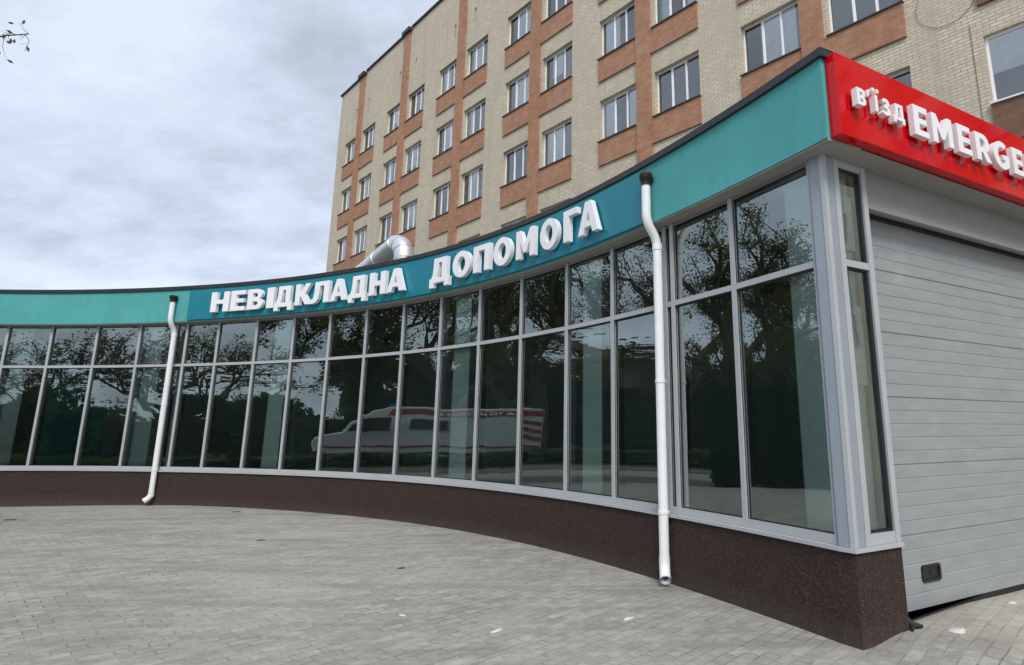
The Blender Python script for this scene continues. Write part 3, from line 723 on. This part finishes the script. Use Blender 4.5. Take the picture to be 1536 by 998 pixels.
# thin cable looped on the wall right of the last pilaster in view
mb=MB(); c0=Vector((-2.85,-.02,11.2)); pts=[c0+Vector((.62*math.cos(t),0,.62*math.sin(t))) for t in [R(150+24*i) for i in range(11)]]
mb.tube(pts,.005,n=6); mb.tube([(-2.45,-.015,4.8),(-2.45,-.015,10.35)],.005,n=6); mb.build('wall_cable',M['flashing'],bl)

# ventilation duct on the pavilion roof
du=empty('ventilation_duct'); du.rotation_euler=(0,0,FTH); du.location=tuple(fn*6.6)+(0,) if False else (fn.x*6.6,fn.y*6.6,4.58)
tag(du,'silver insulated ventilation duct bending over the pavilion roof','duct')
uE,zE=-13.05,1.45; rd=.235
def dseg(pts,name,extra=True):
    mb=MB(); mb.tube(pts,rd,n=24)
    mb.build(name,M['duct'],du)
el=[(uE-.45+.45*math.sin(t),0,zE-.45+.45*math.cos(t)) for t in [R(90*i/8) for i in range(9)]]
TT=R(12); dseg([(uE-.45-4.6*math.cos(TT),0,zE-4.6*math.sin(TT)),(uE-.45,0,zE)],'duct_run'); dseg(el,'duct_elbow'); dseg([(uE,0,zE-.45),(uE,0,.0)],'duct_riser')
for x in (0,.9,1.9,2.9,3.9):
    dx=Vector((-math.cos(TT),0,-math.sin(TT))); c=Vector((uE-.45,0,zE))+dx*x; mb=MB(); mb.tube([c-dx*.02,c+dx*.02],rd+.012,n=24); mb.build('seam_band',M['duct'],du)
for t_ in (R(30),R(60)):
    p=Vector((uE-.45+.45*math.sin(t_),0,zE-.45+.45*math.cos(t_))); tt=Vector((math.cos(t_),0,-math.sin(t_)))*.012; mb=MB(); mb.tube([p-tt,p+tt],rd+.01,n=24); mb.build('seam_band',M['duct'],du)
for z in (zE-.47,.45):
    mb=MB(); mb.tube([(uE,0,z-.02),(uE,0,z+.02)],rd+.012,n=24); mb.build('seam_band',M['duct'],du)
mb=MB(); mb.obox((uE-5.4,-.3,0),(.5,0,0),(0,.6,0),(0,0,.95)); mb.build('duct_plenum',M['duct'],du)

# ------------------------------------------------------------------ litter on the paving
def blob(name,mat,x,y,sx,sy,rz,h,label,cat,group,seed):
    r=random.Random(seed); mb=MB(); n=12; top=[];bot=[]
    for i in range(n):
        a=2*math.pi*i/n; k=.75+.45*r.random(); px=sx*k*math.cos(a); py=sy*k*math.sin(a)
        X=x+px*math.cos(rz)-py*math.sin(rz); Y=y+px*math.sin(rz)+py*math.cos(rz)
        bot.append((X,Y,gz(X,Y)+.001)); X2=x+(X-x)*.7; Y2=y+(Y-y)*.7; top.append((X2,Y2,gz(X2,Y2)+h*(.7+.5*r.random())))
    mb.add(bot+top,[(i,(i+1)%n,n+(i+1)%n,n+i) for i in range(n)]+[tuple(range(n,2*n))],True)
    o=mb.build(name,mat); tag(o,label,cat,group); return o
blob('paper_scrap',M['scrap'],-.752,5.169,.06,.018,R(48),.014,'small white scrap on the pavers left of the flush kerb strip','scrap','white scraps on the paving',1)
blob('paper_scrap',M['scrap'],.303,5.472,.06,.02,R(40),.016,'white curved scrap lying between the kerb strip and the brown plinth','scrap','white scraps on the paving',2)
blob('paper_scrap',M['scrap'],-1.622,5.565,.035,.012,R(-20),.01,'tiny white shred far left of the kerb strip on open paving','scrap','white scraps on the paving',3)
blob('plaster_lump',M['scrap'],2.80,5.02,.085,.05,R(35),.016,'flat white plaster splash on pavers in front of the garage door','plaster lump','plaster bits by the garage door',4)
blob('plaster_lump',M['scrap'],3.128,5.795,.05,.03,R(30),.012,'small pale plaster crumb just below the black door seal','plaster lump','plaster bits by the garage door',5)
blob('plaster_lump',M['scrap'],3.75,5.80,.04,.03,R(10),.012,'pale plaster crumb furthest along the garage door','plaster lump','plaster bits by the garage door',6)
blob('fallen_leaf',M['leaf_dry'],-10.49,11.37,.13,.05,R(5),.012,'dark dead leaf on the paving below the far end of the plinth','leaf','dead leaves on the paving',7)
blob('fallen_leaf',M['leaf_dry'],-6.80,12.03,.09,.04,R(15),.012,'dark dead leaf close against the curved plinth under the sign','leaf','dead leaves on the paving',8)
blob('fallen_leaf',M['leaf_dry'],-2.184,7.329,.05,.022,R(25),.010,'small dark leaf on the open paving in the middle of the forecourt','leaf','dead leaves on the paving',9)
blob('fallen_leaf',M['leaf_dry'],-4.725,9.074,.06,.03,R(15),.010,'dark leaf beside the pale cement patch on the paving','leaf','dead leaves on the paving',10)
# crumpled black seal offcut by the plinth end
mb=MB(); q=gp(.62,.05); z=gz(q.x,q.y)
mb.tube([(q.x-.03,q.y+.03,z+.10),(q.x-.01,q.y-.0,z+.05),(q.x+.02,q.y-.04,z+.02),(q.x+.09,q.y-.04,z+.018)],[.022,.03,.03,.012],n=10)
mb.tube([(q.x-.02,q.y+.06,z+.02),(q.x+.0,q.y-.06,z+.018),(q.x-.03,q.y-.12,z+.012)],[.02,.022,.008],n=10)
tag(mb.build('rubber_offcut',M['rubber']),'crumpled black rubber offcut at the foot of the plinth beside the garage door','offcut')

# ------------------------------------------------------------------ trees, hedge
def tree_parts(seed,height,spread,nleaf,leaf,lsize,trunk_r=.17,levels=5,clear=.28):
    r=random.Random(seed); wood=MB(); lv=MB(); tips=[]
    def grow(p,d,L,rad,lev):
        n=4; pts=[p]; q=p.copy(); dd=d.copy()
        for i in range(n):
            dd=(dd+Vector((r.uniform(-1,1),r.uniform(-1,1),r.uniform(-.6,.8)))*.16+Vector((0,0,.03))).normalized(); q=q+dd*L/n; pts.append(q.copy())
        wood.tube(pts,[rad*(1-.42*i/n) for i in range(n+1)],n=8 if lev<2 else (5 if lev<4 else 3),cap=False)
        if lev>=levels-2:
            tips.extend(pts[1:])
        if lev<levels-1:
            nb=r.choice((2,3,3)) if lev else 4
            for b in range(nb):
                t=r.uniform(.45,1.0) if b else 1.0
                i=min(n,int(t*n)); o=pts[i]
                ax=Vector((r.uniform(-1,1),r.uniform(-1,1),r.uniform(-.4,.5))); ax=(ax-dd*ax.dot(dd)).normalized()
                nd=(dd*r.uniform(.55,.95)+ax*r.uniform(.5,.95)*spread).normalized()
                grow(o,nd,L*r.uniform(.60,.82),rad*.56,lev+1)
    grow(Vector((0,0,-.1)),Vector((r.uniform(-.06,.06),r.uniform(-.06,.06),1)).normalized(),height*clear+.1,trunk_r,0)
    for i in range(nleaf):
        c=r.choice(tips)+Vector((r.gauss(0,.16),r.gauss(0,.16),r.gauss(0,.14)))
        a=Vector((r.gauss(0,1),r.gauss(0,1),r.gauss(0,.6))).normalized(); b=a.cross(Vector((r.gauss(0,1),r.gauss(0,1),r.gauss(0,1)))).normalized()
        s=lsize*r.uniform(.6,1.3)
        lv.add([c-a*s,c-b*s*.5,c+a*s,c+b*s*.5],[(0,1,2,3)])
    return wood,lv
def make_tree(name,seed,h,spread,nleaf,mat,ls,tr,levels=5,clear=.28):
    root=empty(name); w_,l_=tree_parts(seed,h,spread,nleaf,mat,ls,tr,levels,clear)
    w_.build('trunk',M['bark'],root); l_.build('crown',mat,root); return root
def place(o,x,y,rz,sc,label,group='trees along the road'):
    o.location=(x,y,.0); o.rotation_euler=(0,0,rz); o.scale=(sc,sc,sc); tag(o,label,'tree',group); return o
tA=make_tree('tall_tree',21,11,1.0,11000,M['leaf'],.09,.22)
tB=make_tree('tall_tree',22,10,1.1,3800,M['leaf'],.075,.19)
tC=make_tree('tall_tree',23,12,1.05,14000,M['leaf'],.048,.24)
protos=[tA,tB,tC]; used=[False]*3
TL='half bare tree across the road, mirrored in the pavilion glass'
TOPZ=max(v.co.z for v in tC.children[1].data.vertices); TS=15.0/TOPZ
spots=[(2,-28.8,13.2,.3,1.0*TS),(2,-29.0,9.4,1.7,.92*TS),(2,-33.5,16.6,4.2,1.05*TS),(0,-34.0,5.2,.2,1.30),(0,-37.0,17.8,3.0,1.25),(2,-42,12,2.6,1.5),(0,-43,6.5,4.4,1.45),(1,-33.0,.5,2.2,1.2),(1,-36,-3.5,1.9,1.3),(1,-32,-8,.9,1.15),(1,-35,-14,3.6,1.2),(0,-31,-20,5.5,1.1)]
for k,x,y,rz,sc in spots:
    o=protos[k] if not used[k] else copy_tree(protos[k]); used[k]=True
    place(o,x,y,rz,sc,TL)
# near tree whose twig tips reach into the picture at the upper left
root=empty('overhanging_tree',(-14.8,5.0,gz(-14.8,5.0))); w_,l_=tree_parts(31,8,.8,2300,M['leaf'],.07,.16,5,.30)
tip=Vector((-9.22,8.66,1.6+6.35))-Vector(root.location)
rr=random.Random(5); st=Vector((.0,.0,3.4)); pts=[st+(tip-st)*(i/6)+Vector((rr.uniform(-.12,.12),rr.uniform(-.12,.12),rr.uniform(-.05,.25) if i<6 else 0)) for i in range(7)]
pts[0]=st; w_.tube(pts,[.06,.05,.04,.03,.022,.015,.008],n=6)
for i in range(44):
    b=pts[(4,5,5)[i%3]]+(pts[-1]-pts[-2])*rr.random(); e=b+Vector((rr.uniform(-.12,.12),rr.uniform(-.12,.12),rr.uniform(-.38,.14)))
    m_=(b+e)/2+Vector((rr.uniform(-.05,.05),rr.uniform(-.05,.05),rr.uniform(-.05,.05))); w_.tube([b,m_,e],[.006,.004,.002],n=4)
    for q in range(1+i%2):
        c=e+Vector((rr.gauss(0,.05),rr.gauss(0,.05),rr.gauss(0,.05))); a=Vector((rr.gauss(0,1),rr.gauss(0,1),rr.gauss(0,1))).normalized(); b2=a.orthogonal().normalized()
        l_.add([c-a*.05,c-b2*.022,c+a*.05,c+b2*.022],[(0,1,2,3)])
w_.build('trunk',M['bark'],root); l_.build('crown',M['leaf'],root)
tag(root,'slender tree whose twig tips hang into the sky at upper left','tree')
def hedge(x0,x1,y0,y1,h,n,seed,label):
    r=random.Random(seed); mb=MB()
    for i in range(n):
        y=r.uniform(y0,y1); hh=h*(.82+.18*math.sin(y*.9+seed)+.12*math.sin(y*2.3)); z=hh*r.random()**.6; xx=r.uniform(x0,x1)
        if r.random()<.6: xx=x1-abs(r.gauss(0,.18))+.12*math.sin(y*3.1)
        c=Vector((xx,y,.05+z)); a=Vector((r.gauss(0,1),r.gauss(0,1),r.gauss(0,.8))).normalized(); b=a.orthogonal().normalized(); b=(b+a.cross(b)*r.uniform(-1,1)).normalized(); s=(.13 if h<1 else .20)*r.uniform(.6,1.4)
        mb.add([c-a*s,c-b*s*.6,c+a*s,c+b*s*.6],[(0,1,2,3)])
    core=MB(); core.box(x0+.25,x1-.3,y0+.2,y1-.2,0,h*.62); 
    root=empty('hedge',((x0+x1)/2,(y0+y1)/2,0)); mi=Matrix.Translation(-Vector(root.location))
    for m_,nm in ((mb,'foliage'),(core,'hedge_core')):
        o=m_.build(nm,M['evergreen' if 'evergreen' in label else 'hedge']); o.parent=root; o.matrix_parent_inverse=mi
    tag(root,label,'hedge')
hedge(-32.2,-29.4,5.6,19.5,6.0,18000,4,'tall dark hedge beyond the road, mirrored in the lower window panes')
hedge(-31.5,-29.4,-26,5.4,3.3,17000,6,'shorter loose hedge beyond the road, mirrored in the panes left of the sign')
hedge(-13.2,-10.6,6.6,9.2,3.1,11000,8,'broad dark evergreen bush added out of view on the forecourt to block the ambulance reflection in the panes by the corner')  # added bush, hides the mirrored ambulance and darkens the corner panes
hedge(-19.3,-18.3,-16,13.5,.62,5200,9,'low clipped hedge on the verge between road and forecourt')

# ------------------------------------------------------------------ ambulance on the road (seen mirrored in the glazing)
def ambulance(x,y,rz):
    root=empty('ambulance',(x,y,-.06),rz)
    tag(root,'white ambulance van with a red lettered band, mirrored in the window panes','ambulance')
    W=1.0
    pro=[(-2.75,.45),(2.55,.45),(2.80,.62),(2.84,1.05),(2.74,1.26),(2.30,1.44),(1.72,2.22),(1.50,2.46),(1.1,2.62),(-2.65,2.66),(-2.78,2.50)]
    mb=MB(); n=len(pro)
    ins=lambda z: 1.0 if z<1.3 else 1.0-.13*(z-1.3)/1.22
    L=[(a,-W*ins(z),z) for a,z in pro]; Rr=[(a,W*ins(z),z) for a,z in pro]
    mb.add(L+Rr,[tuple(range(n)),tuple(reversed(range(n,2*n)))]+[(i,n+i,n+(i+1)%n,(i+1)%n) for i in range(n)])
    mb.build('body',M['van_white'],root,bevel=.05)
    for sy in (-1,1):
        g=MB(); yy=lambda z: sy*(W*ins(z)+.004)
        def plate(m,pts,mt,nm,off=.0):
            q=[(a,yy(z)+sy*off,z) for a,z in pts]; m=MB(); b=[(a,yy(z)-sy*.02,z) for a,z in pts]; k=len(pts)
            m.add(q+b,[tuple(range(k)) if sy<0 else tuple(reversed(range(k)))]+[(i,(i+1)%k,k+(i+1)%k,k+i) for i in range(k)]); return m.build(nm,M[mt],root)
        plate(g,[(.95,1.50),(2.08,1.50),(1.62,2.12),(.95,2.16)],'van_glass','side_window')
        plate(g,[(-.55,1.55),(.45,1.55),(.45,2.02),(-.55,2.02)],'van_glass','side_window')
        plate(g,[(-2.70,.72),(2.6,.72),(2.6,.79),(-2.70,.79)],'van_red','red_band',.002)
        plate(g,[(-2.74,2.24),(1.1,2.24),(.9,2.52),(-2.74,2.52)],'van_red','roof_band',.002)
        for q in range(3): plate(g,[(-2.72,1.0+q*.36),(-2.45,1.12+q*.36),(-2.45,1.30+q*.36),(-2.72,1.18+q*.36)],'van_red','chevron',.003)
        x0=-2.5
        for ch in 'ДОПОМОГА':
            adv=GL[ch][0]*.22
            fr=lambda xx,z,o_,x0=x0: Vector((x0+xx if sy<0 else (-2.9-x0-xx), sy*(W*ins(z)+.010+o_),z))
            me=glyph_mesh(ch,.15,adv,.003,'band_letter',M['letter'],fr,2.31); ob=bpy.data.objects.new('band_letter',me); COL.objects.link(ob); ob.parent=root
            x0+=adv+.06
        for xw in (-1.75,1.75):
            mb=MB(); c=Vector((xw,sy*.86,.36)); mb.tube([c-Vector((0,.12,0)),c+Vector((0,.12,0))],.36,n=24); wh=mb.build('wheel',M['tyre'],root)
            mb=MB(); mb.tube([c+Vector((0,sy*.10,0)),c+Vector((0,sy*.128,0))],[.21,.19],n=20); mb.build('rim',M['rim'],wh)
        mb=MB(); mb.box(2.62,2.835,sy*.60-.17,sy*.60+.17,.80,1.0); mb.build('headlight',M['lamp_clear'],root,bevel=.03)
        mb=MB(); mb.box(1.55,1.75,sy*1.02-.0,sy*1.2,1.45,1.72) if sy>0 else mb.box(1.55,1.75,-1.2,-1.02,1.45,1.72); mb.build('wing_mirror',M['plastic_black'],root,bevel=.03)
    mb=MB(); mb.add([(2.305,-.86,1.46),(2.305,.86,1.46),(1.735,.76,2.22),(1.735,-.76,2.22),(2.25,-.86,1.42),(2.25,.86,1.42),(1.67,.76,2.18),(1.67,-.76,2.18)],[(0,1,2,3),(7,6,5,4),(0,4,5,1),(1,5,6,2),(2,6,7,3),(3,7,4,0)]); mb.build('windscreen',M['van_glass'],root)
    mb=MB(); mb.box(.75,1.05,-.65,.65,2.615,2.76); mb.build('light_bar',M['lamp_blue'],root,bevel=.04)
    mb=MB(); mb.box(2.68,2.86,-.95,.95,.40,.62); mb.box(-2.85,-2.70,-.95,.95,.40,.60); mb.build('bumper',M['plastic_black'],root,bevel=.03)
ambulance(-23.6,9.6,R(-90))

# pale house on the far right (mirrored in the narrow window and in the red sign)
ho=empty('pale_house',(20,3,0),R(-85)); tag(ho,'pale rendered house with white windows, mirrored in the narrow side window','house')
mb=MB(); mb.box(-9,9,0,8,-.1,6.4); mb.build('wall',M['pale_render'],ho)
mb=MB(); mb.add([(-9.5,-.5,6.4),(9.5,-.5,6.4),(9.5,8.5,6.4),(-9.5,8.5,6.4),(-9.5,4,8.6),(9.5,4,8.6)],[(0,1,5,4),(2,3,4,5),(0,4,3),(1,2,5),(3,2,1,0)]); mb.build('roof',M['flashing'],ho)
for fl in (1.0,4.0):
    for k in range(6):
        u=-7.6+k*2.9; mb=MB()
        mb.box(u,u+1.5,-.05,-.001,fl,fl+.08); mb.box(u,u+1.5,-.05,-.001,fl+1.42,fl+1.5)
        for q in (0,.71,1.42): mb.box(u+q,u+q+.08,-.055,-.001,fl+.081,fl+1.419)
        f_=mb.build('window',M['white_frame'],ho); mb=MB(); mb.box(u+.02,u+1.48,-.03,-.0005,fl+.02,fl+1.48); mb.build('pane',M['van_glass'],f_)

# ------------------------------------------------------------------ sky, sun, camera
SUN_EL,SUN_AZ=R(46),R(172)      # azimuth clockwise from +Y
wd=bpy.data.worlds.new('World'); scene.world=wd; wd.use_nodes=True; t=wd.node_tree; t.nodes.clear()
class WN(NT):
    def __init__(s): s.t=t
wn=WN(); out=wn.n('ShaderNodeOutputWorld'); bg=wn.n('ShaderNodeBackground'); bg.inputs['Strength'].default_value=.10
sky=wn.n('ShaderNodeTexSky',sky_type='NISHITA',sun_disc=False,sun_elevation=SUN_EL,sun_rotation=SUN_AZ,air_density=1.0,dust_density=2.0)
tc=wn.n('ShaderNodeTexCoord').outputs['Generated']
sp=wn.n('ShaderNodeSeparateXYZ'); wn.l(tc,sp.inputs[0])
zc=wn.n('ShaderNodeMath',operation='MAXIMUM'); wn.l(sp.outputs[2],zc.inputs[0]); zc.inputs[1].default_value=0.0
za=wn.n('ShaderNodeMath',operation='ADD'); wn.l(zc.outputs[0],za.inputs[0]); za.inputs[1].default_value=.30
dv=wn.n('ShaderNodeVectorMath',operation='DIVIDE'); wn.l(tc,dv.inputs[0])
cb=wn.n('ShaderNodeCombineXYZ'); 
for i in range(3): wn.l(za.outputs[0],cb.inputs[i])
wn.l(cb.outputs[0],dv.inputs[1])
cl=mapping(wn,dv.outputs[0],scale=(1.0,1.35,0),rot=(0,0,R(20)))
n1=noise(wn,cl,2.1,10,.60); n2=noise(wn,mapping(wn,cl,loc=(3.1,1.7,0)),.55,4,.5)
cc=ramp(wn,n1,[(.34,(3.3,3.75,4.55)),(.45,(4.25,4.75,5.6)),(.53,(4.9,5.5,6.5)),(.63,(5.6,6.2,7.15))])
cc2=ramp(wn,n2,[(.35,.86),(.65,1.03)])
cm=mixc(wn,1.0,cc,cc2,'MULTIPLY')
mx=mixc(wn,.90,sky.outputs[0],cm)
wn.l(mx,bg.inputs['Color']); wn.l(bg.outputs[0],out.inputs['Surface'])
sl=bpy.data.lights.new('sun','SUN'); sl.energy=1.5; sl.angle=R(22); sl.color=(1,.96,.90)
so=bpy.data.objects.new('sun',sl); COL.objects.link(so)
dirv=Vector((math.sin(SUN_AZ)*math.cos(SUN_EL),math.cos(SUN_AZ)*math.cos(SUN_EL),math.sin(SUN_EL)))
so.rotation_euler=dirv.to_track_quat('Z','Y').to_euler(); so.location=(0,-10,30)

cam=bpy.data.cameras.new('camera'); co=bpy.data.objects.new('camera',cam); COL.objects.link(co)
co.location=(0,0,1.6); co.rotation_euler=(math.pi/2+0.20640,0,0)
cam.sensor_fit='HORIZONTAL'; cam.sensor_width=36; cam.lens=899.92/1536*36
cam.shift_x=-(888.74-768)/1536; cam.shift_y=(453.85-499)/1536
cam.clip_start=.05; cam.clip_end=2000
scene.camera=co
scene.view_settings.view_transform='Standard'; scene.view_settings.look='None'; scene.view_settings.exposure=.76; scene.view_settings.gamma=1
try: scene.view_settings.use_curve_mapping=False
except Exception: pass
scene.cycles.max_bounces=8; scene.cycles.transparent_max_bounces=12; scene.cycles.glossy_bounces=4; scene.cycles.diffuse_bounces=3
scene.cycles.use_denoising=True
